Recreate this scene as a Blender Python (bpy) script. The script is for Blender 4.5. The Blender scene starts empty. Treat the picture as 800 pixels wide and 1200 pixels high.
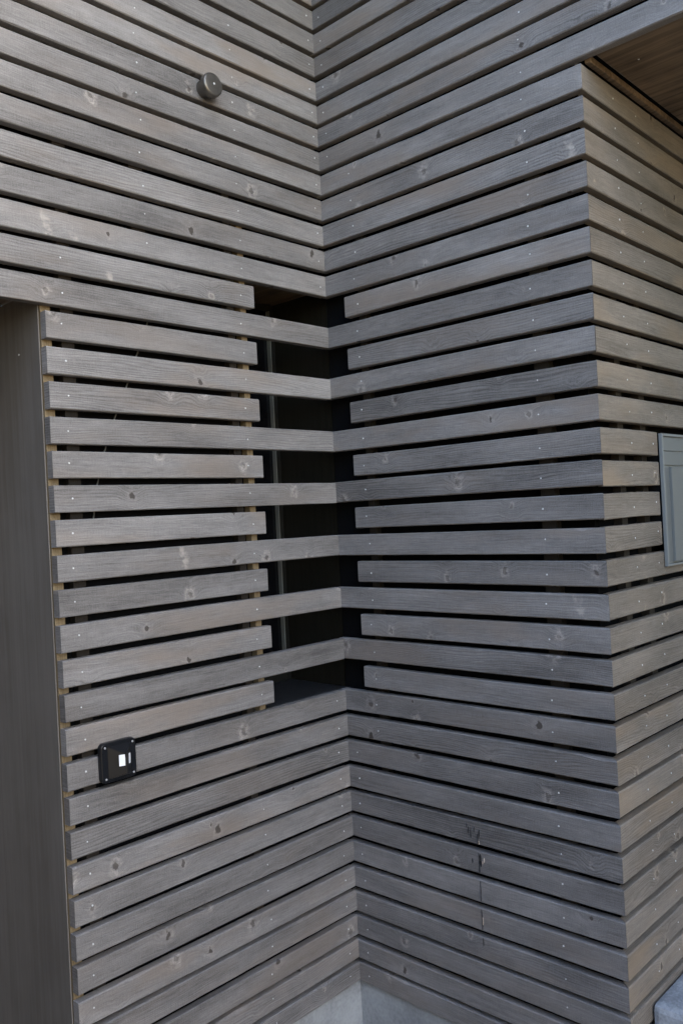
import bpy, bmesh, math, random
from mathutils import Vector, Matrix, noise

random.seed(11)
S = bpy.context.scene
COL = S.collection
R = math.radians

# ------------------------------------------------------------------ dimensions (metres)
# x runs along the left and right walls, y goes into the house, z is up; the inner corner is the z axis
W = 1.0642            # left wall: inner corner -> porch corner
B = 0.9958            # middle wall: inner corner -> outer corner
T = 0.028             # slat thickness
ZR = [0.0358, 0.1161, 0.1974, 0.281, 0.367, 0.4553, 0.5425, 0.6295, 0.7176, 0.8077, 0.8965, 0.9851, 1.0748,
      1.1639, 1.254, 1.3456, 1.4377, 1.53, 1.6216, 1.7124, 1.8031, 1.894, 1.9859, 2.0778, 2.169, 2.2594, 2.3493,
      2.4392, 2.5292, 2.6183, 2.707, 2.796, 2.8843, 2.9689, 3.0502, 3.1317, 3.215, 3.2993, 3.3835, 3.4678]
while len(ZR) < 50:
    ZR.append(ZR[-1] + 0.0843)
def row_h(k):
    return min(0.0712, 0.792 * (ZR[k + 1] - ZR[k]))
TOPROW = 48
GROUND = -0.22

# ------------------------------------------------------------------ node helpers
class NT:
    def __init__(self, name):
        self.m = bpy.data.materials.new(name)
        self.m.use_nodes = True
        self.t = self.m.node_tree
        self.t.nodes.clear()
        self.out = self.n('ShaderNodeOutputMaterial')
        self.p = self.n('ShaderNodeBsdfPrincipled')
        self.l(self.p.outputs[0], self.out.inputs['Surface'])
    def n(self, kind, **kw):
        nd = self.t.nodes.new(kind)
        for k, v in kw.items():
            setattr(nd, k, v)
        return nd
    def l(self, a, b):
        self.t.links.new(a, b)
    def put(self, sock, v):
        if isinstance(v, bpy.types.NodeSocket):
            self.l(v, sock)
        else:
            sock.default_value = v
    def math(self, op, a, b=0.0, c=0.0, clamp=False):
        nd = self.n('ShaderNodeMath', operation=op, use_clamp=clamp)
        self.put(nd.inputs[0], a); self.put(nd.inputs[1], b); self.put(nd.inputs[2], c)
        return nd.outputs[0]
    def ss(self, x, lo, hi, a=0.0, b=1.0):
        nd = self.n('ShaderNodeMapRange', interpolation_type='SMOOTHSTEP')
        self.put(nd.inputs[0], x)
        for i, v in zip((1, 2, 3, 4), (lo, hi, a, b)):
            self.put(nd.inputs[i], v)
        return nd.outputs[0]
    def xyz(self, x, y, z=0.0):
        nd = self.n('ShaderNodeCombineXYZ')
        for i, v in enumerate((x, y, z)):
            self.put(nd.inputs[i], v)
        return nd.outputs[0]
    def noise(self, vec, scale=1.0, detail=2.0, rough=0.5, dims='2D'):
        nd = self.n('ShaderNodeTexNoise', noise_dimensions=dims)
        self.put(nd.inputs['Vector'], vec)
        nd.inputs['Scale'].default_value = scale
        nd.inputs['Detail'].default_value = detail
        nd.inputs['Roughness'].default_value = rough
        return nd.outputs[0]
    def mix(self, f, a, b, mode='MIX'):
        nd = self.n('ShaderNodeMix', data_type='RGBA', blend_type=mode)
        self.put(nd.inputs[0], f); self.put(nd.inputs[6], a); self.put(nd.inputs[7], b)
        return nd.outputs[2]
    def bump(self, h, strength=0.3, dist=0.001):
        nd = self.n('ShaderNodeBump')
        nd.inputs['Strength'].default_value = strength
        nd.inputs['Distance'].default_value = dist
        self.put(nd.inputs['Height'], h)
        self.l(nd.outputs[0], self.p.inputs['Normal'])
    def set(self, base=None, rough=None, metal=None, spec=None):
        if base is not None: self.put(self.p.inputs['Base Color'], base)
        if rough is not None: self.put(self.p.inputs['Roughness'], rough)
        if metal is not None: self.put(self.p.inputs['Metallic'], metal)
        if spec is not None: self.put(self.p.inputs['Specular IOR Level'], spec)
        return self.m

def rgb(r, g, b):
    return (r, g, b, 1.0)

def timber(name, dark, light, brown, contrast=1.0, knots=True, rough=0.72, bumpy=0.55):
    """Stained, weathered spruce: UVs are metres along / across each board, shifted per board."""
    a = NT(name)
    uv = a.n('ShaderNodeUVMap', uv_map='boards').outputs[0]
    sp = a.n('ShaderNodeSeparateXYZ'); a.l(uv, sp.inputs[0])
    u, v = sp.outputs[0], sp.outputs[1]
    at = a.n('ShaderNodeAttribute', attribute_name='board')
    seed = at.outputs['Fac']
    seed2 = a.math('FRACT', a.math('MULTIPLY', seed, 17.37))
    seed3 = a.math('FRACT', a.math('MULTIPLY', seed, 91.73))
    # knots
    vo = a.n('ShaderNodeTexVoronoi', voronoi_dimensions='2D', feature='F1')
    a.l(a.xyz(a.math('MULTIPLY', u, 6.2), a.math('MULTIPLY', v, 4.8)), vo.inputs['Vector'])
    vo.inputs['Scale'].default_value = 1.0
    wob = a.noise(a.xyz(a.math('MULTIPLY', u, 60.0), a.math('MULTIPLY', v, 60.0)), 1.0, 2.0)
    dk = a.math('ADD', vo.outputs['Distance'], a.math('MULTIPLY', a.math('SUBTRACT', wob, 0.5), 0.13))
    cs = a.n('ShaderNodeSeparateColor'); a.l(vo.outputs['Color'], cs.inputs[0])
    present = a.math('GREATER_THAN', cs.outputs[0], 0.52)
    wob2 = a.noise(a.xyz(a.math('MULTIPLY', u, 34.0), a.math('MULTIPLY', v, 55.0)), 1.0, 3.0, 0.6)
    rad = a.math('MULTIPLY_ADD', cs.outputs[1], 0.055, 0.022)
    kd = a.math('DIVIDE', dk, rad)
    core = a.math('MULTIPLY', a.ss(kd, 1.0, 0.55), present)
    halo = a.math('MULTIPLY', a.math('MULTIPLY', a.ss(kd, 2.7, 0.8), present), a.ss(wob2, 0.34, 0.60))
    ringk = a.math('MULTIPLY', a.math('SINE', a.math('MULTIPLY', kd, 11.0)), halo)
    swirl = a.math('MULTIPLY', a.ss(dk, 0.34, 0.02), present)
    # grain that bends round the knots
    low = a.noise(a.xyz(a.math('MULTIPLY', u, 1.3), a.math('MULTIPLY', v, 9.0)), 1.0, 2.0)
    v2 = a.math('ADD', v, a.math('MULTIPLY', swirl, 0.016))
    v2 = a.math('ADD', v2, a.math('MULTIPLY', low, 0.035))
    g1 = a.noise(a.xyz(a.math('MULTIPLY', u, 1.1), a.math('MULTIPLY', v2, 170.0)), 1.0, 3.0, 0.6)
    g2 = a.noise(a.xyz(a.math('MULTIPLY', u, 22.0), a.math('MULTIPLY', v2, 620.0)), 1.0, 2.0, 0.6)
    ph = a.math('MULTIPLY_ADD', v2, 900.0, a.math('MULTIPLY', low, 26.0))
    rings = a.math('MULTIPLY_ADD', a.math('SINE', ph), 0.5, 0.5)
    rings = a.math('POWER', rings, 2.2)
    saw = a.noise(a.xyz(a.math('MULTIPLY', u, 420.0), a.math('MULTIPLY', v, 30.0)), 1.0, 2.0, 0.6)
    speck = a.noise(a.xyz(a.math('MULTIPLY', u, 300.0), a.math('MULTIPLY', v, 380.0)), 1.0, 2.0, 0.7)
    blotch = a.noise(a.xyz(a.math('MULTIPLY', u, 2.6), a.math('MULTIPLY', v, 11.0)), 1.0, 4.0, 0.6)
    ringamt = a.math('MULTIPLY_ADD', a.ss(seed3, 0.35, 0.9), 0.17, 0.05)
    f = a.math('MULTIPLY_ADD', g1, 0.46, 0.25)
    f = a.math('SUBTRACT', f, a.math('MULTIPLY', rings, ringamt))
    f = a.math('ADD', f, a.math('MULTIPLY', a.math('SUBTRACT', g2, 0.5), 0.75))
    f = a.math('ADD', f, a.math('MULTIPLY', a.math('SUBTRACT', speck, 0.5), 0.62))
    f = a.math('ADD', f, a.math('MULTIPLY', a.math('SUBTRACT', saw, 0.5), 0.32))
    f = a.math('ADD', f, a.math('MULTIPLY', a.math('SUBTRACT', blotch, 0.5), 0.9))
    f = a.math('ADD', f, a.math('MULTIPLY', a.math('SUBTRACT', seed2, 0.5), 0.22 * contrast), clamp=True)
    c = a.mix(f, rgb(*dark), rgb(*light))
    # brown parts where the stain is thinner
    br = a.noise(a.xyz(a.math('MULTIPLY_ADD', u, 1.7, 31.0), a.math('MULTIPLY', v, 6.0)), 1.0, 3.0, 0.6)
    bf = a.math('MULTIPLY', a.ss(br, 0.45, 0.75), a.math('MULTIPLY_ADD', seed, 0.75, 0.25))
    c = a.mix(bf, c, a.mix(f, rgb(*[x * 0.72 for x in brown]), rgb(*brown)))
    if knots:
        pale = a.math('MULTIPLY', halo, a.math('MULTIPLY_ADD', ringk, 0.28, 0.46))
        pale = a.math('MULTIPLY', pale, a.ss(cs.outputs[2], 0.15, 0.6, 0.35, 1.0))
        c = a.mix(pale, c, rgb(light[0] * 1.55, light[1] * 1.48, light[2] * 1.38))
        kc = a.math('MULTIPLY', core, a.ss(cs.outputs[2], 0.80, 0.20, 0.45, 0.88))
        c = a.mix(kc, c, rgb(dark[0] * 0.55, dark[1] * 0.48, dark[2] * 0.42))
        # flame-shaped pale spikes across the board
        v3 = a.n('ShaderNodeTexVoronoi', voronoi_dimensions='2D', feature='F1')
        lean = a.math('MULTIPLY_ADD', v, 0.25, u)
        a.l(a.xyz(a.math('MULTIPLY_ADD', lean, 3.0, 7.0), a.math('MULTIPLY', v, 0.9)), v3.inputs['Vector'])
        v3.inputs['Scale'].default_value = 1.0
        c3 = a.n('ShaderNodeSeparateColor'); a.l(v3.outputs['Color'], c3.inputs[0])
        sp3 = a.math('MULTIPLY', a.ss(a.math('ADD', v3.outputs['Distance'], a.math('MULTIPLY', a.math('SUBTRACT', wob, 0.5), 0.08)), 0.055, 0.015),
                     a.math('GREATER_THAN', c3.outputs[1], 0.60))
        c = a.mix(a.math('MULTIPLY', sp3, a.ss(wob2, 0.32, 0.66, 0.0, 0.48)), c, rgb(light[0] * 1.65, light[1] * 1.55, light[2] * 1.4))
    # board to board brightness
    val = a.math('MULTIPLY_ADD', seed, 0.22 * contrast, 1.0 - 0.11 * contrast)
    c = a.mix(1.0, c, a.xyz(val, val, val), 'MULTIPLY')
    h = a.math('ADD', a.math('MULTIPLY', g1, 0.6), a.math('MULTIPLY', g2, 0.5))
    h = a.math('ADD', h, a.math('MULTIPLY', saw, 0.35))
    h = a.math('SUBTRACT', h, a.math('MULTIPLY', rings, a.math('MULTIPLY', ringamt, 1.6)))
    h = a.math('ADD', h, a.math('MULTIPLY', speck, 0.5))
    a.bump(h, bumpy, 0.0012)
    return a.set(c, a.math('MULTIPLY_ADD', g2, 0.16, rough - 0.08), 0.0, 0.32)

def speckled(name, c1, c2, scale, rough=0.8, metal=0.0, bump=0.2, spec=0.4, bd=0.002):
    a = NT(name)
    co = a.n('ShaderNodeTexCoord').outputs['Object']
    n1 = a.noise(co, scale, 6.0, 0.65, '3D')
    n2 = a.noise(co, scale * 14, 3.0, 0.6, '3D')
    f = a.math('ADD', a.math('MULTIPLY', n1, 0.75), a.math('MULTIPLY', n2, 0.35))
    f = a.ss(f, 0.35, 0.75)
    c = a.mix(f, rgb(*c1), rgb(*c2))
    a.bump(a.math('ADD', n2, a.math('MULTIPLY', n1, 0.5)), bump, bd)
    return a.set(c, a.math('MULTIPLY_ADD', n1, 0.2, rough - 0.1), metal, spec)

def panelwood(name, dark, light, axis, rough=0.62, spec=0.35):
    """Dark stained sheet with long grain along one object axis."""
    a = NT(name)
    co = a.n('ShaderNodeTexCoord').outputs['Object']
    sc = {'z': (60, 60, 1.6), 'y': (60, 1.6, 60)}[axis]
    mp = a.n('ShaderNodeMapping'); mp.inputs['Scale'].default_value = sc
    a.l(co, mp.inputs['Vector'])
    w = a.noise(co, 3.0, 3.0, 0.6, '3D')
    add = a.n('ShaderNodeVectorMath', operation='ADD'); a.l(mp.outputs[0], add.inputs[0])
    a.l(a.xyz(w, w, w), add.inputs[1])
    g = a.noise(add.outputs[0], 1.0, 5.0, 0.65, '3D')
    fine = a.noise(add.outputs[0], 6.0, 3.0, 0.6, '3D')
    f = a.math('ADD', a.math('MULTIPLY', g, 0.8), a.math('MULTIPLY', fine, 0.3))
    f = a.math('ADD', f, a.math('MULTIPLY', a.math('SUBTRACT', w, 0.5), 0.7))
    c = a.mix(a.ss(f, 0.3, 0.8), rgb(*dark), rgb(*light))
    a.bump(a.math('ADD', g, fine), 0.25, 0.0008)
    return a.set(c, rough, 0.0, spec)

def plain(name, c, rough=0.5, metal=0.0, spec=0.5, var=0.12, scale=40.0):
    a = NT(name)
    co = a.n('ShaderNodeTexCoord').outputs['Object']
    n = a.noise(co, scale, 4.0, 0.6, '3D')
    k = a.math('MULTIPLY_ADD', n, 2 * var, 1 - var)
    col = a.mix(1.0, rgb(*c), a.xyz(k, k, k), 'MULTIPLY')
    a.bump(n, 0.05, 0.0005)
    return a.set(col, a.math('MULTIPLY_ADD', n, 0.12, rough - 0.06), metal, spec)

M = {}
M['slat'] = timber('stained_slat_timber', (0.098, 0.089, 0.082), (0.332, 0.308, 0.288), (0.262, 0.216, 0.178))
M['warm_lit_slat'] = timber('warm_lit_slat_timber', (0.095, 0.079, 0.062), (0.325, 0.276, 0.224), (0.290, 0.218, 0.148), 0.8)  # same boards as the other walls; warm bounced light is put into this colour
M['batten'] = timber('raw_batten_timber', (0.17, 0.12, 0.065), (0.33, 0.25, 0.145), (0.30, 0.21, 0.11), 0.6, False)
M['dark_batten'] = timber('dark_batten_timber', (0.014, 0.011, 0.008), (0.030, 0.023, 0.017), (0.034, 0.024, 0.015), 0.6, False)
M['soffit'] = panelwood('stained_soffit_board', (0.060, 0.038, 0.020), (0.260, 0.178, 0.106), 'y')
M['panel'] = panelwood('stained_sheet_panel', (0.128, 0.112, 0.095), (0.178, 0.160, 0.140), 'z')
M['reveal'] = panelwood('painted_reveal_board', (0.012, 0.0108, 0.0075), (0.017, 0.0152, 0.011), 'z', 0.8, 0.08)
M['membrane'] = plain('black_membrane', (0.006, 0.006, 0.0065), 0.95, 0, 0.1)
M['nail'] = plain('galvanised_nail', (0.68, 0.67, 0.65), 0.4, 0.1, 0.5)
M['dull_steel'] = plain('dull_steel', (0.42, 0.42, 0.42), 0.4, 0.3)
M['concrete'] = speckled('grey_concrete', (0.235, 0.24, 0.238), (0.40, 0.405, 0.40), 6.0, 0.85, 0, 0.15)
M['stone'] = speckled('grey_stone', (0.20, 0.21, 0.22), (0.46, 0.48, 0.50), 9.0, 0.7, 0, 0.5)
M['gravel'] = speckled('pale_ground', (0.07, 0.061, 0.048), (0.125, 0.110, 0.087), 5.0, 0.9, 0, 0.6, 0.3, 0.01)
M['turf'] = speckled('bounce_turf', (0.17, 0.130, 0.065), (0.30, 0.235, 0.125), 4.0, 0.9, 0, 0.6, 0.2, 0.02)  # warm tone lets the added bank bounce light onto the walls
M['added_paving'] = speckled('low_bounce_paving', (0.035, 0.036, 0.038), (0.075, 0.077, 0.08), 7.0, 0.85, 0, 0.4)
M['box_grey'] = plain('grey_powder_coat', (0.150, 0.158, 0.152), 0.62, 0.0, 0.25, 0.05, 200.0)
M['box_edge'] = plain('pale_grey_coat', (0.19, 0.20, 0.195), 0.6, 0.0, 0.25, 0.05, 200.0)
M['black_plastic'] = plain('black_plastic', (0.010, 0.0105, 0.012), 0.30, 0, 0.22, 0.1)
M['white_lens'] = plain('white_lens', (0.86, 0.87, 0.88), 0.25, 0, 0.5, 0.02)
M['bronze'] = plain('dark_bronze', (0.16, 0.145, 0.125), 0.38, 0.75, 0.5, 0.2, 90)
M['frame'] = plain('grey_window_frame', (0.014, 0.0135, 0.011), 0.6, 0.0, 0.12, 0.05)
M['frame_edge'] = plain('pale_window_gasket', (0.15, 0.15, 0.13), 0.5, 0.0, 0.3, 0.05)
M['glass'] = plain('dark_glass', (0.004, 0.0042, 0.005), 0.06, 0, 0.5, 0.0)
M['sill'] = plain('black_sheet_sill', (0.035, 0.037, 0.042), 0.42, 0.3, 0.5, 0.1)
M['resin'] = plain('dark_resin', (0.022, 0.021, 0.022), 0.25, 0, 0.5, 0.3, 300)
M['resin_pale'] = plain('dried_pale_resin', (0.42, 0.34, 0.27), 0.5, 0, 0.5, 0.3, 300)
M['cable'] = plain('grey_cable', (0.16, 0.16, 0.155), 0.6, 0, 0.3)
M['roof'] = plain('dark_roof_sheet', (0.05, 0.05, 0.052), 0.6)

# ------------------------------------------------------------------ object helpers
def empty(name, label, cat, loc=(0, 0, 0), group=None):
    o = bpy.data.objects.new(name, None)
    o.empty_display_size = 0.1
    o.location = loc
    COL.objects.link(o)
    o['label'] = label; o['category'] = cat; o['kind'] = 'thing'
    if group: o['group'] = group
    return o

def link(name, bm, mats, parent=None, smooth=False):
    me = bpy.data.meshes.new(name)
    bm.normal_update()
    bm.to_mesh(me); bm.free()
    for m in (mats if isinstance(mats, (list, tuple)) else [mats]):
        me.materials.append(m)
    if smooth:
        me.polygons.foreach_set('use_smooth', [True] * len(me.polygons))
    o = bpy.data.objects.new(name, me)
    COL.objects.link(o)
    if parent is not None:
        o.parent = parent
        o.matrix_parent_inverse = Matrix.Translation(-Vector(parent.location))
    return o

def new_bm():
    bm = bmesh.new()
    bm.loops.layers.uv.new('boards')
    bm.faces.layers.float.new('board')
    return bm

def box(bm, x0, x1, y0, y1, z0, z1, mi=0, bev=0.0):
    vs = [bm.verts.new((x, y, z)) for x in (x0, x1) for y in (y0, y1) for z in (z0, z1)]
    fs = []
    for q in ((0, 1, 3, 2), (4, 6, 7, 5), (0, 4, 5, 1), (2, 3, 7, 6), (0, 2, 6, 4), (1, 5, 7, 3)):
        f = bm.faces.new([vs[i] for i in q]); f.material_index = mi; fs.append(f)
    if bev > 0:
        es = list({e for f in fs for e in f.edges})
        r = bmesh.ops.bevel(bm, geom=es, offset=bev, segments=2, affect='EDGES', profile=0.6)
        for f in r['faces']: f.material_index = mi
    return fs

def board(bm, p0, d, n, L, h, t=T, m0=0.0, m1=0.0, nails=(), step=0.022, mi=0, rough=1.0, wane=0.0, jit=0.0017):
    """A sawn board: p0 = lower front corner, d = along, n = outward normal, up = z.
    m0/m1: mitre (how far the end moves along d per metre of depth)."""
    d = Vector(d); n = Vector(n); up = Vector((0, 0, 1)); p0 = Vector(p0)
    uvl = bm.loops.layers.uv['boards']; bl = bm.faces.layers.float['board']
    sd = random.random(); ou = random.uniform(0, 60); ov = random.uniform(0, 60)
    oz = random.uniform(-jit, jit); on = random.uniform(-jit * 0.7, jit * 0.7)
    bow = random.uniform(-0.0021, 0.0021); tilt = random.uniform(-0.0006, 0.0006)
    ns = max(2, int(L / step) + 1)
    c0 = random.uniform(0.0018, 0.0032)
    rings = []
    wpos = [(random.uniform(0.0, L), random.uniform(0.03, 0.12), random.uniform(0.003, 0.008)) for _ in range(int(wane > random.random()) * random.choice((1, 2)))]
    for i in range(ns):
        s = L * i / (ns - 1)
        jz = 0.0004 * rough * noise.noise(Vector((s * 9 + ou, ov, 0.3)))
        ct = c0 + 0.0011 * rough * noise.noise(Vector((s * 24 + ou, ov, 5.1)))
        cb = c0 + 0.0010 * rough * noise.noise(Vector((s * 24 + ou, ov, 9.7)))
        for (wp, ww, wd) in wpos:
            ct += wd * max(0.0, 1 - abs(s - wp) / ww) ** 0.5 * (0.8 + 0.4 * noise.noise(Vector((s * 60, ou, 1))))
        ct = max(0.0007, ct); cb = max(0.0007, cb)
        cc = bow * (4 * (s / L) * (1 - s / L)) + tilt * (s / L - .5) + jz + oz
        prof = [(0, cb), (0, h * 0.5), (0, h - ct), (-ct, h), (-t + 0.0015, h), (-t, h - 0.0015), (-t, 0.0015), (-t + 0.0015, 0), (-cb, 0)]
        ring = []
        for q, (a, bz) in enumerate(prof):
            sh = 0.0
            if i == 0: sh = m0 * (-a)
            elif i == ns - 1: sh = m1 * (-a)
            ring.append((bm.verts.new(p0 + d * (s + sh) + n * (a + on) + up * (bz + cc)), s + sh))
        rings.append(ring)
    vv = [0]; 
    npf = len(rings[0])
    for q in range(npf):
        a = rings[0][q][0].co; b_ = rings[0][(q + 1) % npf][0].co
        vv.append(vv[-1] + (b_ - a).length)
    flip = d.cross(up).dot(n) < 0
    for i in range(ns - 1):
        for q in range(npf):
            q2 = (q + 1) % npf
            idx = [(rings[i][q], vv[q]), (rings[i + 1][q], vv[q]), (rings[i + 1][q2], vv[q + 1]), (rings[i][q2], vv[q + 1])]
            if flip: idx.reverse()
            f = bm.faces.new([e[0][0] for e in idx]); f.material_index = mi; f[bl] = sd
            for lp, e in zip(f.loops, idx):
                lp[uvl].uv = (ou + e[0][1], ov + e[1])
    for ring, rev in ((rings[0], not flip), (rings[-1], flip)):
        vs = [e[0] for e in ring]
        if rev: vs = vs[::-1]
        f = bm.faces.new(vs); f.material_index = mi; f[bl] = sd
        for lp in f.loops:
            r_ = lp.vert.co - p0
            lp[uvl].uv = (ou + r_.dot(n) * 0.25 + 3.3, ov + r_.z)
    for a in nails:                                        # nail heads, a hair proud of the face
        if not (0.006 < a < L - 0.006): continue
        cx = a + random.uniform(-0.006, 0.006); cz = h * random.uniform(0.42, 0.60)
        ctr = p0 + d * cx + up * (cz + oz) + n * (0.0004 + on)
        rr = random.uniform(0.0021, 0.0031)
        rim = []; top = []
        for k in range(8):
            an = k * math.pi / 4
            e = d * math.cos(an) + up * math.sin(an)
            rim.append(bm.verts.new(ctr + e * rr - n * 0.001)); top.append(bm.verts.new(ctr + e * rr * 0.8 + n * 0.0006))
        if flip: rim.reverse(); top.reverse()
        ff = [bm.faces.new(top)]
        for k in range(8):
            ff.append(bm.faces.new((rim[k], rim[(k + 1) % 8], top[(k + 1) % 8], top[k])))
        for f in ff: f.material_index = 1; f[bl] = sd

def post(bm, x0, x1, y0, y1, z0, z1):
    """A vertical batten with the board UVs (grain runs up)."""
    uvl = bm.loops.layers.uv['boards']; bl = bm.faces.layers.float['board']
    ou, ov, sd = random.uniform(0, 60), random.uniform(0, 60), random.random()
    for f in box(bm, x0, x1, y0, y1, z0, z1):
        f[bl] = sd
        for lp in f.loops:
            c = lp.vert.co
            lp[uvl].uv = (ou + c.z, ov + c.x + c.y)

def cyl(bm, base, axis, prof, seg=32, mi=0):
    """Lathe of (distance along axis, radius) pairs."""
    axis = Vector(axis).normalized(); base = Vector(base)
    e1 = axis.orthogonal().normalized(); e2 = axis.cross(e1)
    rs = []
    for (s, r) in prof:
        rs.append([bm.verts.new(base + axis * s + (e1 * math.cos(2 * math.pi * k / seg) + e2 * math.sin(2 * math.pi * k / seg)) * r) for k in range(seg)])
    for a, b_ in zip(rs, rs[1:]):
        for k in range(seg):
            f = bm.faces.new((a[k], a[(k + 1) % seg], b_[(k + 1) % seg], b_[k])); f.material_index = mi
    f = bm.faces.new(rs[0][::-1]); f.material_index = mi
    f = bm.faces.new(rs[-1]); f.material_index = mi

# ------------------------------------------------------------------ slatted walls
SM = [M['slat'], M['nail']]
A_END = -0.338        # where the short slats of the left wall stop beside the window slot
B_END = -0.087        # and those of the middle wall
XA, XB = -4.2, -3.2   # how far the upper storey runs on over the two porches

wall_a = empty('slatted_wall', 'grey brown slat wall with a tall slot window and a small black square fitting', 'wall', (-W / 2, 0, GROUND), 'slatted walls of the house')
wall_b = empty('slatted_wall', 'bluish grey slat wall with a dark vertical drip stain, between inner and outer corner', 'wall', (0, -B / 2, GROUND), 'slatted walls of the house')
wall_c = empty('slatted_wall', 'warm brown slat wall with a grey letterbox set in it, under the timber soffit', 'wall', (0.5, -B, GROUND), 'slatted walls of the house')

def row_a(bm, k, gap=0.0012):
    x0 = XA if k >= 25 else -W
    x1 = -gap
    if 12 <= k <= 26 and k % 2 == 0: x1 = A_END + random.uniform(-0.002, 0.002)
    if k <= 11: cols = (-1.017, -0.05) if k > 8 else (-1.017, -0.05, -0.40)
    elif k <= 26: cols = (-1.015, -0.395)
    else: cols = (-2.1, -1.42, -0.745, -0.387, -0.028)
    x0 += random.uniform(-0.0012, 0.0012) if k < 25 else 0
    board(bm, (x0, 0, ZR[k]), (1, 0, 0), (0, -1, 0), x1 - x0, row_h(k), nails=[c - x0 for c in cols], wane=0.3 if k < 14 else 0.1)

def row_b(bm, k):
    y0 = 0.024                       # tucked behind the ends of the left wall's slats
    if 12 <= k <= 26:
        y0 = B_END + random.uniform(-0.002, 0.002) if k % 2 == 0 else -0.0005 if False else 0.024
    y1 = XB if k >= 32 else -B
    if k <= 9: cols = (-0.043, -0.81)
    elif k <= 31: cols = (-0.14, -0.81)
    else: cols = (-0.034, -0.81, -1.5, -2.2)
    board(bm, (0, y0, ZR[k]), (0, -1, 0), (-1, 0, 0), y0 - y1, row_h(k), m1=-1.0 if k < 32 else 0.0, nails=[y0 - c for c in cols], wane=0.35 if k < 14 else 0.12)

def row_c(bm, k):
    x1 = 2.6
    segs = [(0.0, x1)]
    if 17 <= k <= 20: segs = [(0.0, 0.373), (0.772, x1)]
    for (a, b_) in segs:
        board(bm, (a, -B, ZR[k]), (1, 0, 0), (0, -1, 0), b_ - a, row_h(k), m0=1.0 if a == 0 else 0.0,
              nails=[c - a for c in (0.19, 0.345, 0.80, 1.25, 1.7, 2.15)], wane=0.3 if k < 14 else 0.15)

for w_, fn in ((wall_a, row_a), (wall_b, row_b)):
    bm = new_bm()
    for k in range(27, TOPROW): fn(bm, k)
    link('upper_cladding', bm, SM, w_)
    for k in range(26, 11, -1):
        bm = new_bm(); fn(bm, k); link('slat', bm, SM, w_)
    bm = new_bm()
    for k in range(0, 12): fn(bm, k)
    link('lower_cladding', bm, SM, w_)
bm = new_bm()
for k in range(0, 32): row_c(bm, k)
link('cladding', bm, [M['warm_lit_slat'], M['nail']], wall_c)

# battens and black membrane behind the slats
ZT = ZR[TOPROW] - 0.02
def batten(wall, x0, x1, y0, y1, z0, z1, mat):
    bm = new_bm(); post(bm, x0, x1, y0, y1, z0, z1); link('batten', bm, mat, wall)
y0, y1 = T + 0.002, 0.056
batten(wall_a, -1.0625, -1.034, y0, y1, 0.045, 2.285, M['batten'])
batten(wall_a, -1.005, -0.968, y0, y1, 0.045, ZT, M['dark_batten'])
batten(wall_a, -0.768, -0.722, y0, y1, 2.47, ZT, M['dark_batten'])
batten(wall_a, -0.428, -0.400, y0, y1, 0.045, ZT, M['dark_batten'])
batten(wall_a, -0.374, -0.350, y0, y1, 0.99, 2.66, M['batten'])
batten(wall_b, y0, y1, -0.152, -0.122, 0.045, ZT, M['dark_batten'])
batten(wall_b, y0, y1, -0.835, -0.788, 0.045, ZT, M['dark_batten'])
batten(wall_c, 0.172, 0.208, -B + y0, -B + y1, 0.045, 2.87, M['dark_batten'])
batten(wall_c, 0.325, 0.362, -B + y0, -B + y1, 0.045, 2.87, M['dark_batten'])

WX0, WX1, WZ0, WZ1 = -0.378, 0.056, 1.052, 2.486      # the window slot
bm = new_bm()
yb = 0.0585
box(bm, -1.055, WX0, yb, yb + 0.02, 0.04, 2.29)
box(bm, WX0, 0.12, yb, yb + 0.02, 0.04, WZ0 - 0.004)
box(bm, XA, 0.12, yb, yb + 0.02, WZ1 + 0.004, ZT)
box(bm, XA, -1.056, yb, yb + 0.02, 2.30, WZ1 + 0.003)
box(bm, -1.055, WX0, yb, yb + 0.02, 2.291, WZ1 + 0.003)
link('membrane', bm, M['membrane'], wall_a)
bm = new_bm()
box(bm, 0.0585, 0.078, -B + 0.058, 0.056, 0.04, ZT)
box(bm, 0.0585, 0.078, XB, -B + 0.056, 2.9315, ZT)
box(bm, 0.029, 0.058, XB, -B + 0.03, 2.9315, 2.945)
link('membrane', bm, M['membrane'], wall_b)
bm = new_bm()
box(bm, 0.08, 2.6, -B + 0.0585, -B + 0.078, 0.04, 2.90)
box(bm, 2.6, 2.62, -B, 6.0, 0.04, 2.90)
link('membrane', bm, M['membrane'], wall_c)

# unseen block beyond the right porch, added to cut bounce onto the right wall
bm = new_bm()
box(bm, 0.003, 6.4, -9.0, XB - 0.003, GROUND + 0.02, ZT)
link('bounce_screen_wall', bm, M['panel'], wall_b)

# unseen wing across the court, added to hide sky from the middle wall
bm = new_bm()
box(bm, -7.0, XA - 0.003, -4.0, 6.0, GROUND + 0.02, ZT)
link('sky_screen_wall', bm, M['panel'], wall_a)

# concrete plinth under each wall
def plinth(wall, *b):
    bm = new_bm(); box(bm, *b); link('plinth', bm, M['concrete'], wall)
plinth(wall_a, -1.05, 0.012, 0.012, 0.20, GROUND - 0.3, 0.0355)
plinth(wall_b, 0.013, 0.20, -B + 0.013, 0.20, GROUND - 0.3, 0.0350)
plinth(wall_c, 0.201, 2.6, -B + 0.012, -B + 0.2, GROUND - 0.3, 0.0345)

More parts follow.
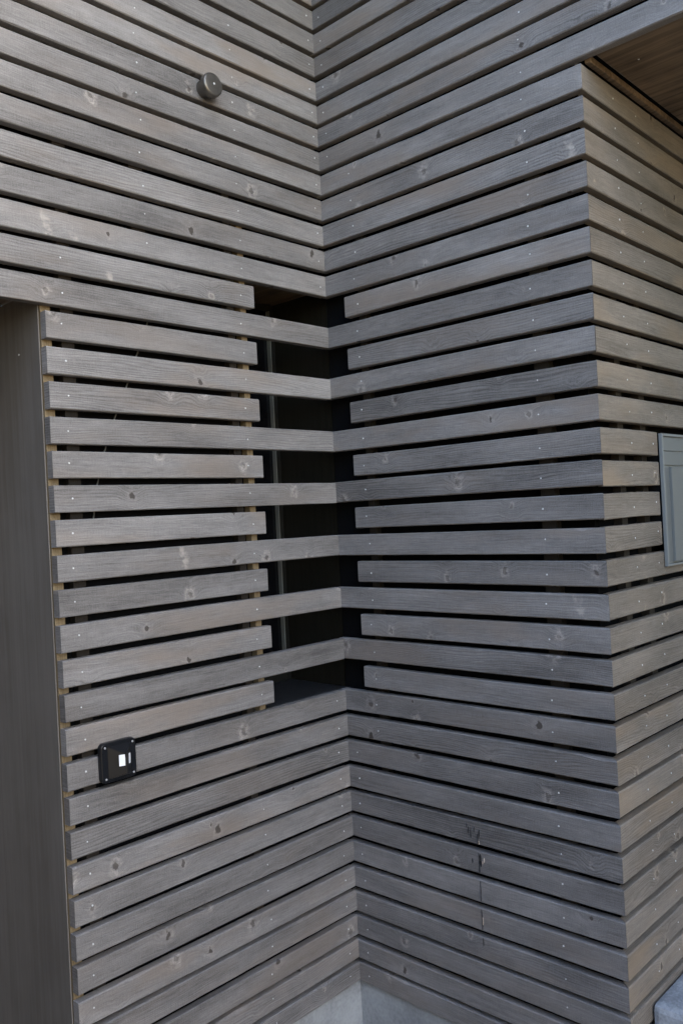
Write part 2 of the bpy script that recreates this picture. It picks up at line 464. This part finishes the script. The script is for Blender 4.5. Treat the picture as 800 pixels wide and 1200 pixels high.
# wall tops that close the cavity; unseen overhang added to shade the upper rows
def cap(wall, *b):
    bm = new_bm(); box(bm, *b); link('shading_eave', bm, M['roof'], wall)
cap(wall_a, XA, 0.20, -0.62, 6.0, ZT + 0.03, ZT + 0.09)
cap(wall_b, 0.201, 6.5, -9.0, 6.0, ZT + 0.03, ZT + 0.09)
cap(wall_b, -0.62, 0.2005, -9.0, -0.621, ZT + 0.03, ZT + 0.09)

# a loose grey cable seen slanting down behind the short slats
def tube(bm, pts, r, seg=8, mi=0):
    pts = [Vector(p) for p in pts]; rs = []
    for i, p in enumerate(pts):
        d = (pts[min(i + 1, len(pts) - 1)] - pts[max(i - 1, 0)]).normalized()
        e1 = d.orthogonal().normalized(); e2 = d.cross(e1)
        rs.append([bm.verts.new(p + (e1 * math.cos(2 * math.pi * k / seg) + e2 * math.sin(2 * math.pi * k / seg)) * r) for k in range(seg)])
    for a, b_ in zip(rs, rs[1:]):
        for k in range(seg):
            f = bm.faces.new((a[k], a[(k + 1) % seg], b_[(k + 1) % seg], b_[k])); f.material_index = mi
    bm.faces.new(rs[0][::-1]); bm.faces.new(rs[-1])
bm = new_bm()
tube(bm, [(-0.69, 0.050, 2.34), (-0.725, 0.05, 2.24), (-0.765, 0.05, 2.15), (-0.802, 0.05, 2.06), (-0.845, 0.05, 1.97), (-0.88, 0.05, 1.88), (-0.91, 0.05, 1.78), (-0.93, 0.05, 1.66)], 0.0022)
link('cable', bm, M['cable'], wall_a, True)

# resin drip that has run down the middle wall
bm = new_bm()
random.seed(4)
def drip_piece(z0, z1, yc, w0, mi=0, th=0.0009):
    nseg = max(2, int((z1 - z0) / 0.006)); L_ = []; 
    for i in range(nseg + 1):
        z = z0 + (z1 - z0) * i / nseg
        yy = yc + 0.0022 * noise.noise(Vector((z * 30, 2.2, yc)))
        ww = w0 * (0.55 + 0.9 * abs(noise.noise(Vector((z * 70, 7.7, yc))))) * (0.35 if i in (0, nseg) else 1)
        L_.append([bm.verts.new((-0.0006, yy - ww, z)), bm.verts.new((-0.0014 - th, yy, z)), bm.verts.new((-0.0006, yy + ww, z))])
    for a, b_ in zip(L_, L_[1:]):
        for q in (0, 1):
            f = bm.faces.new((a[q], a[q + 1], b_[q + 1], b_[q])); f.material_index = mi
def on_rows(za, zb, yc, w0):
    for k in range(0, 12):
        lo, hi = max(za, ZR[k] + 0.003), min(zb, ZR[k] + row_h(k) - 0.003)
        if hi - lo > 0.006: drip_piece(lo, hi, yc + random.uniform(-0.0012, 0.0012), w0 * random.uniform(0.7, 1.2))
on_rows(0.32, 0.665, -0.5285, 0.0019)
for (zc, yc, s, l, mi) in ((0.668, -0.533, 0.004, 0.012, 0), (0.665, -0.503, 0.0025, 0.016, 0), (0.672, -0.494, 0.0022, 0.010, 0), (0.676, -0.515, 0.002, 0.008, 0), (0.684, -0.487, 0.0016, 0.006, 0),
                           (0.585, -0.533, 0.005, 0.020, 0), (0.589, -0.546, 0.005, 0.007, 1), (0.580, -0.540, 0.003, 0.005, 1), (0.640, -0.531, 0.002, 0.006, 1), (0.578, -0.503, 0.003, 0.008, 0), (0.398, -0.531, 0.0016, 0.012, 1)):
    drip_piece(zc - l, zc + l, yc, s, mi)
link('resin_drip', bm, [M['resin'], M['resin_pale']], wall_b)

# ------------------------------------------------------------------ slot window, deep in the left wall
YG = 0.338
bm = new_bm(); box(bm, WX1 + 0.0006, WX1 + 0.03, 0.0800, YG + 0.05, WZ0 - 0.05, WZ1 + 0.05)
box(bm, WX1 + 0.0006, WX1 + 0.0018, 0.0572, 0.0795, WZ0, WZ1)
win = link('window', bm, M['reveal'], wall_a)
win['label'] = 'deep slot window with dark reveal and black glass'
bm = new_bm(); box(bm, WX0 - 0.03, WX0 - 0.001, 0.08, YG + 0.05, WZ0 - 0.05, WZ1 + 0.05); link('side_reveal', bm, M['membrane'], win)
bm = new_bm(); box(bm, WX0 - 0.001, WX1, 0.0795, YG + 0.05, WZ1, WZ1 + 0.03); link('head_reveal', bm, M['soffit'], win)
bm = new_bm()
box(bm, WX0, WX1, 0.030, YG - 0.004, WZ0 - 0.003, WZ0, 0)
link('sill', bm, M['sill'], win)
bm = new_bm()
fr = 0.024
box(bm, WX1 - fr, WX1 - 0.001, YG - 0.002, YG + 0.04, WZ0 + 0.001, WZ1 - 0.001, 0, 0.002)
box(bm, WX0, WX1 - fr - 0.0003, YG - 0.002, YG + 0.04, WZ1 - fr, WZ1 - 0.001, 0, 0.002)
box(bm, WX0, WX1 - fr - 0.0003, YG - 0.002, YG + 0.04, WZ0 + 0.001, WZ0 + 0.055, 0, 0.002)
link('frame', bm, M['frame'], win)
bm = new_bm()
box(bm, WX1 - fr - 0.0050, WX1 - fr - 0.0005, YG - 0.006, YG + 0.03, WZ0 + 0.056, WZ1 - fr - 0.001, 0, 0.001)
link('gasket', bm, M['frame_edge'], win)
bm = new_bm(); box(bm, WX0, WX1 - fr - 0.001, YG + 0.012, YG + 0.02, WZ0 + 0.03, WZ1 - fr + 0.01); link('pane', bm, M['glass'], win)

# ------------------------------------------------------------------ porch on the left: sheet panel, back wall, soffit
porch = empty('panel_wall', 'smooth dark sheet-panelled side wall of the recessed porch, beside the slat ends', 'wall', (-W, 0.9, GROUND))
bm = new_bm(); box(bm, -1.0690, -1.0655, T + 0.004, 1.9, GROUND + 0.02, 2.300, 0, 0.001); link('side_panel', bm, M['panel'], porch)
bm = new_bm(); box(bm, XA, -1.070, 1.88, 1.9, GROUND + 0.02, 2.300); link('back_panel', bm, M['panel'], porch)
random.seed(5)
for (yy, zz) in ((0.145, 2.148),):
    bm = new_bm(); cyl(bm, (-1.0685, yy, zz), (-1, 0, 0), [(0, 0.003), (0.0012, 0.0025)], 10); link('screw', bm, M['nail'], porch)
soff_a = empty('soffit', 'dark timber soffit over the recessed porch, above the smooth panel wall', 'soffit', (-2.6, 0.9, 2.3))
for i in range(9):
    ya = 0.032 + i * 0.21
    bm = new_bm(); box(bm, XA, -1.0640, ya, ya + 0.206, 2.3012, 2.321, 0, 0.002); link('soffit_board', bm, M['soffit'], soff_a)

# ------------------------------------------------------------------ right porch soffit (under the overhanging upper storey)
soff_c = empty('soffit', 'brown timber soffit above the letterbox wall, under the overhanging slats', 'soffit', (1.3, -2.0, 2.9))
for i in range(12):
    xa = 0.034 + i * 0.53
    bm = new_bm(); box(bm, xa, xa + 0.526, XB, -B - 0.0175, 2.8985, 2.918, 0, 0.002); link('soffit_board', bm, M['soffit'], soff_c)
bm = new_bm(); box(bm, 0.0285, 2.6, -B - 0.013, -B + 0.004, 2.8735, 2.8915, 0, 0.002); link('edge_strip', bm, M['soffit'], soff_c)
bm = new_bm(); box(bm, 0.0275, 6.4, XB, -B + 0.056, 2.9195, 2.93); link('backing', bm, M['membrane'], soff_c)
bm = new_bm(); cyl(bm, (0.168, -1.085, 2.8988), (0, 0, -1), [(0, 0.003), (0.0012, 0.0025)], 10); link('screw', bm, M['nail'], soff_c)

# ------------------------------------------------------------------ letterbox
lb = empty('letterbox', 'flush grey metal letterbox with flap and door, set into the brown slats', 'letterbox', (0.58, -B, 1.464))
LX0, LX1, LZ0, LZ1 = 0.3795, 0.765, 1.464, 1.869
yf = -B - 0.012
bm = new_bm(); box(bm, LX0 + 0.006, LX1 - 0.006, -B + 0.0005, -B + 0.05, LZ0 + 0.075, LZ1 - 0.005); link('housing', bm, M['membrane'], lb)
bm = new_bm()
box(bm, LX0, LX0 + 0.011, yf, -B - 0.0015, LZ0, LZ1, 0, 0.0012)
box(bm, LX1 - 0.011, LX1, yf, -B - 0.0015, LZ0, LZ1, 0, 0.0012)
box(bm, LX0 + 0.0113, LX1 - 0.0113, yf, -B - 0.0015, LZ1 - 0.008, LZ1, 0, 0.0012)
box(bm, LX0 + 0.0113, LX1 - 0.0113, yf, -B - 0.0015, LZ0, LZ0 + 0.006, 0, 0.0012)
box(bm, LX0 + 0.0113, LX1 - 0.0113, -B - 0.004, -B - 0.002, LZ0 + 0.0063, LZ1 - 0.0083)
link('body', bm, [M['box_edge']], lb)
bm = new_bm()
box(bm, LX0 + 0.0128, LX1 - 0.0128, yf + 0.003, -B - 0.005, 1.8165, LZ1 - 0.0125, 0, 0.0012)
box(bm, LX0 + 0.0128, LX1 - 0.0128, yf + 0.0025, -B - 0.005, 1.772, 1.8145, 0, 0.0012)
link('flap', bm, M['box_grey'], lb)
bm = new_bm(); box(bm, LX0 + 0.0128, LX0 + 0.053, yf + 0.0045, -B - 0.005, LZ0 + 0.012, 1.7665, 0, 0.0012); link('side_stile', bm, M['box_grey'], lb)
bm = new_bm()
box(bm, LX0 + 0.0545, LX1 - 0.0128, yf - 0.003, -B - 0.005, LZ0 + 0.012, 1.7665, 0, 0.0015)
dr = link('door', bm, M['box_grey'], lb)
bm = new_bm(); cyl(bm, (LX1 - 0.05, yf - 0.003, 1.70), (0, -1, 0), [(0, 0.010), (0.003, 0.010), (0.004, 0.008)], 20); link('lock', bm, M['bronze'], dr)

# ------------------------------------------------------------------ round vent cap high on the left wall
vc = empty('vent_cap', 'small round dark bronze cap sticking out of the upper slats', 'vent cap', (-0.507, 0, 3.004))
bm = new_bm(); cyl(bm, (-0.501, 0.012, 3.004), (0, -1, 0), [(0, 0.0290), (0.034, 0.0290), (0.036, 0.028)], 40); link('collar', bm, M['bronze'], vc, False)
bm = new_bm(); cyl(bm, (-0.501, -0.026, 3.004), (0, -1, 0), [(0, 0.0335), (0.002, 0.0360), (0.016, 0.0360), (0.0195, 0.0345), (0.0215, 0.032), (0.0225, 0.029), (0.0223, 0.026), (0.0230, 0.022), (0.0236, 0.010)], 48)
cp = link('cap', bm, M['bronze'], vc, False)
bm = new_bm(); cyl(bm, (-0.501, -0.0494, 3.004), (0, -1, 0), [(0, 0.0035), (0.0015, 0.0032), (0.0022, 0.002)], 14); link('screw', bm, M['nail'], cp)

# ------------------------------------------------------------------ small black corner fitting on the left wall
fx0, fx1, fz0, fz1 = -0.976, -0.868, 0.983, 1.090
fit = empty('wall_fitting', 'glossy black square box with two white windows, screwed to the slats', 'fitting', ((fx0 + fx1) / 2, 0, fz0))
bm = new_bm()
fs = box(bm, fx0, fx1, -0.017, -0.0016, fz0, fz1)
ve = [e for e in bm.edges if abs(e.verts[0].co.y - e.verts[1].co.y) > 0.005]
bmesh.ops.bevel(bm, geom=ve, offset=0.014, segments=5, affect='EDGES', profile=0.5)
fe = [e for e in bm.edges if e.verts[0].co.y < -0.016 and e.verts[1].co.y < -0.016]
bmesh.ops.bevel(bm, geom=fe, offset=0.003, segments=2, affect='EDGES', profile=0.5)
link('base_plate', bm, M['black_plastic'], fit)
# the wedge-shaped hood: ridge is a vertical line right of the middle
px0, px1, pz0, pz1 = fx0 + 0.019, fx1 - 0.016, fz0 + 0.010, fz1 - 0.010
rx, ry = fx0 + 0.064, -0.038
bm = new_bm()
v = [bm.verts.new(p) for p in ((px0, -0.0168, pz0), (px1, -0.0168, pz0), (px1, -0.0168, pz1), (px0, -0.0168, pz1), (rx, ry, pz0 + 0.008), (rx, ry, pz1 - 0.026))]
for q in ((0, 4, 5, 3), (4, 1, 2, 5), (3, 5, 2), (0, 1, 4), (0, 3, 2, 1)):
    bm.faces.new([v[i] for i in q])
bmesh.ops.recalc_face_normals(bm, faces=bm.faces)
bmesh.ops.bevel(bm, geom=list(bm.edges), offset=0.0012, segments=2, affect='EDGES')
hood = link('hood', bm, M['black_plastic'], fit)
def lens(a, b_, s0, s1, z0, z1):
    a, b_ = Vector(a), Vector(b_); d = (b_ - a); nrm = Vector((d.y, -d.x, 0)).normalized()
    if nrm.y > 0: nrm = -nrm
    bm = new_bm(); fr_, bk = [], []
    for (s, z) in ((s0, z0), (s1, z0), (s1, z1), (s0, z1)):
        p = a + d * s; p.z = z
        fr_.append(bm.verts.new(p + nrm * 0.0012)); bk.append(bm.verts.new(p - nrm * 0.001))
    bm.faces.new(fr_); bm.faces.new(bk[::-1])
    for i in range(4): bm.faces.new((fr_[i], bk[i], bk[(i + 1) % 4], fr_[(i + 1) % 4]))
    bmesh.ops.recalc_face_normals(bm, faces=bm.faces)
    link('lens', bm, M['white_lens'], hood)
zc = (fz0 + fz1) / 2
lens((px0, -0.0168, 0), (rx, ry, 0), 0.60, 0.92, zc - 0.012, zc + 0.018)
lens((rx, ry, 0), (px1, -0.0168, 0), 0.48, 0.74, zc - 0.012, zc + 0.015)
for sx in (fx0 + 0.0125, fx1 - 0.0105):
    for sz in (fz0 + 0.0115, fz1 - 0.0115):
        bm = new_bm(); cyl(bm, (sx, -0.0168, sz), (0, -1, 0), [(0, 0.0030), (0.0014, 0.0030), (0.0020, 0.0022)], 14); link('screw', bm, M['dull_steel'], fit)

# ------------------------------------------------------------------ stone doorstep and ground
st = empty('doorstep', 'pale grey rounded stone step against the foot of the brown slat wall', 'step', (1.3, -1.6, GROUND))
bm = new_bm()
box(bm, 0.128, 2.6, -2.6, -B - 0.004, GROUND - 0.05, 0.252, 0, 0.018)
link('tread', bm, M['stone'], st)
bm = new_bm()
bmesh.ops.create_grid(bm, x_segments=8, y_segments=8, size=300)
for vt in bm.verts: vt.co.z = GROUND
g = link('ground', bm, M['gravel']); g['kind'] = 'structure'
bm = new_bm()                                   # unseen grassy bank added to keep low sky light off the lower walls
pr = [(-5.0, GROUND - 0.05), (-5.4, 0.35), (-6.0, 1.05), (-6.7, 1.9), (-8.0, 2.3), (-14.0, 2.4), (-40.0, 2.5), (-41.0, GROUND - 0.05)]
cols_ = [[bm.verts.new((x, y + 0.25 * noise.noise(Vector((x * .3, y, 0))), z + (0.18 * noise.noise(Vector((x * .4, y, 3))) if z > 0 else 0))) for (y, z) in pr] for x in range(-40, 41, 2)]
for a_, b_ in zip(cols_, cols_[1:]):
    for q in range(len(pr) - 1):
        bm.faces.new((a_[q], a_[q + 1], b_[q + 1], b_[q]))
g = link('added_bank', bm, M['turf'], None, True); g['kind'] = 'structure'
bm = new_bm()
box(bm, XA, 0.0, -2.75, 1.875, GROUND - 0.02, GROUND + 0.012)  # unseen dark sheet added to cut ground bounce onto the lower walls
g = link('added_paving', bm, M['added_paving']); g['kind'] = 'structure'

# ------------------------------------------------------------------ camera (solved from the slat rows), light, sky
cam = bpy.data.cameras.new('camera')
cam.sensor_fit = 'VERTICAL'; cam.sensor_height = 36.0; cam.lens = 36.0 * 992.594 / 1200.0
cam.clip_start = 0.02; cam.clip_end = 2000
co = bpy.data.objects.new('camera', cam)
co.location = (-2.16209, -2.04994, 1.66836)
co.rotation_euler = (1.57486653, 0.0502693, -0.816925)
COL.objects.link(co); S.camera = co

SUN_EL, SUN_DIR = R(58), Vector((0.30, 0.95, 0)).normalized()   # behind the house: everything in view is in open shade
sun = bpy.data.lights.new('sun', 'SUN'); sun.energy = 5.0; sun.angle = R(0.5); sun.color = (1.0, 0.94, 0.86)
so = bpy.data.objects.new('sun', sun)
dv = Vector((SUN_DIR.x * math.cos(SUN_EL), SUN_DIR.y * math.cos(SUN_EL), math.sin(SUN_EL)))
so.rotation_euler = dv.to_track_quat('Z', 'Y').to_euler(); so.location = (-3, -6, 6)
COL.objects.link(so)
wd = bpy.data.worlds.new('World'); S.world = wd; wd.use_nodes = True
nt = wd.node_tree
bg = nt.nodes.get('Background') or nt.nodes.new('ShaderNodeBackground')
sky = nt.nodes.new('ShaderNodeTexSky'); sky.sky_type = 'NISHITA'; sky.sun_disc = False
sky.sun_elevation = SUN_EL; sky.sun_rotation = math.atan2(SUN_DIR.x, SUN_DIR.y)
sky.air_density = 1.4; sky.dust_density = 0.2; sky.ozone_density = 6.0
bg.inputs['Strength'].default_value = 0.15
# cloud patch added to the unseen sky to brighten the left wall
def wn(kind, **kw):
    nd = nt.nodes.new(kind)
    for k_, v_ in kw.items(): setattr(nd, k_, v_)
    return nd
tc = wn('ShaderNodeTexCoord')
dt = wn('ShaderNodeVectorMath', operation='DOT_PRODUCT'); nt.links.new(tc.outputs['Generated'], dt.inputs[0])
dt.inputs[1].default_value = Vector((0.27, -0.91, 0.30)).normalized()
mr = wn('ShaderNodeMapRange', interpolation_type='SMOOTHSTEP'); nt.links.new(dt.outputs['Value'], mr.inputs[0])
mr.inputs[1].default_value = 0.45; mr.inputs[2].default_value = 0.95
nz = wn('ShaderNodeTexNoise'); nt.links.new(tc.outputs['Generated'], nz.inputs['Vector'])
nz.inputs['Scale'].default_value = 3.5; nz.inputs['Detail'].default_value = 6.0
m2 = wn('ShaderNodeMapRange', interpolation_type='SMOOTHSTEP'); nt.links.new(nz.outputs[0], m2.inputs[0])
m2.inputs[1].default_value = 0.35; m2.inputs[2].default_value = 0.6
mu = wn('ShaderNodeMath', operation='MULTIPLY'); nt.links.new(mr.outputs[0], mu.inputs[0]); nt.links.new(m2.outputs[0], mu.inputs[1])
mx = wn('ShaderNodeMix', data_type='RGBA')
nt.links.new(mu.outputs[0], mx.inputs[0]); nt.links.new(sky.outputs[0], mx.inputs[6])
FILL_CLOUD = 13.5
mx.inputs[7].default_value = (FILL_CLOUD, FILL_CLOUD * 0.960, FILL_CLOUD * 0.915, 1)
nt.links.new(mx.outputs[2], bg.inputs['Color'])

S.view_settings.view_transform = 'Standard'; S.view_settings.look = 'None'
S.view_settings.exposure = 2.68; S.view_settings.gamma = 1.0
S.view_settings.use_curve_mapping = False
S.render.engine = 'CYCLES'
S.cycles.use_denoising = True
S.cycles.denoiser = 'OPENIMAGEDENOISE'
S.cycles.denoising_input_passes = 'RGB_ALBEDO_NORMAL'
S.cycles.max_bounces = 8; S.cycles.diffuse_bounces = 5
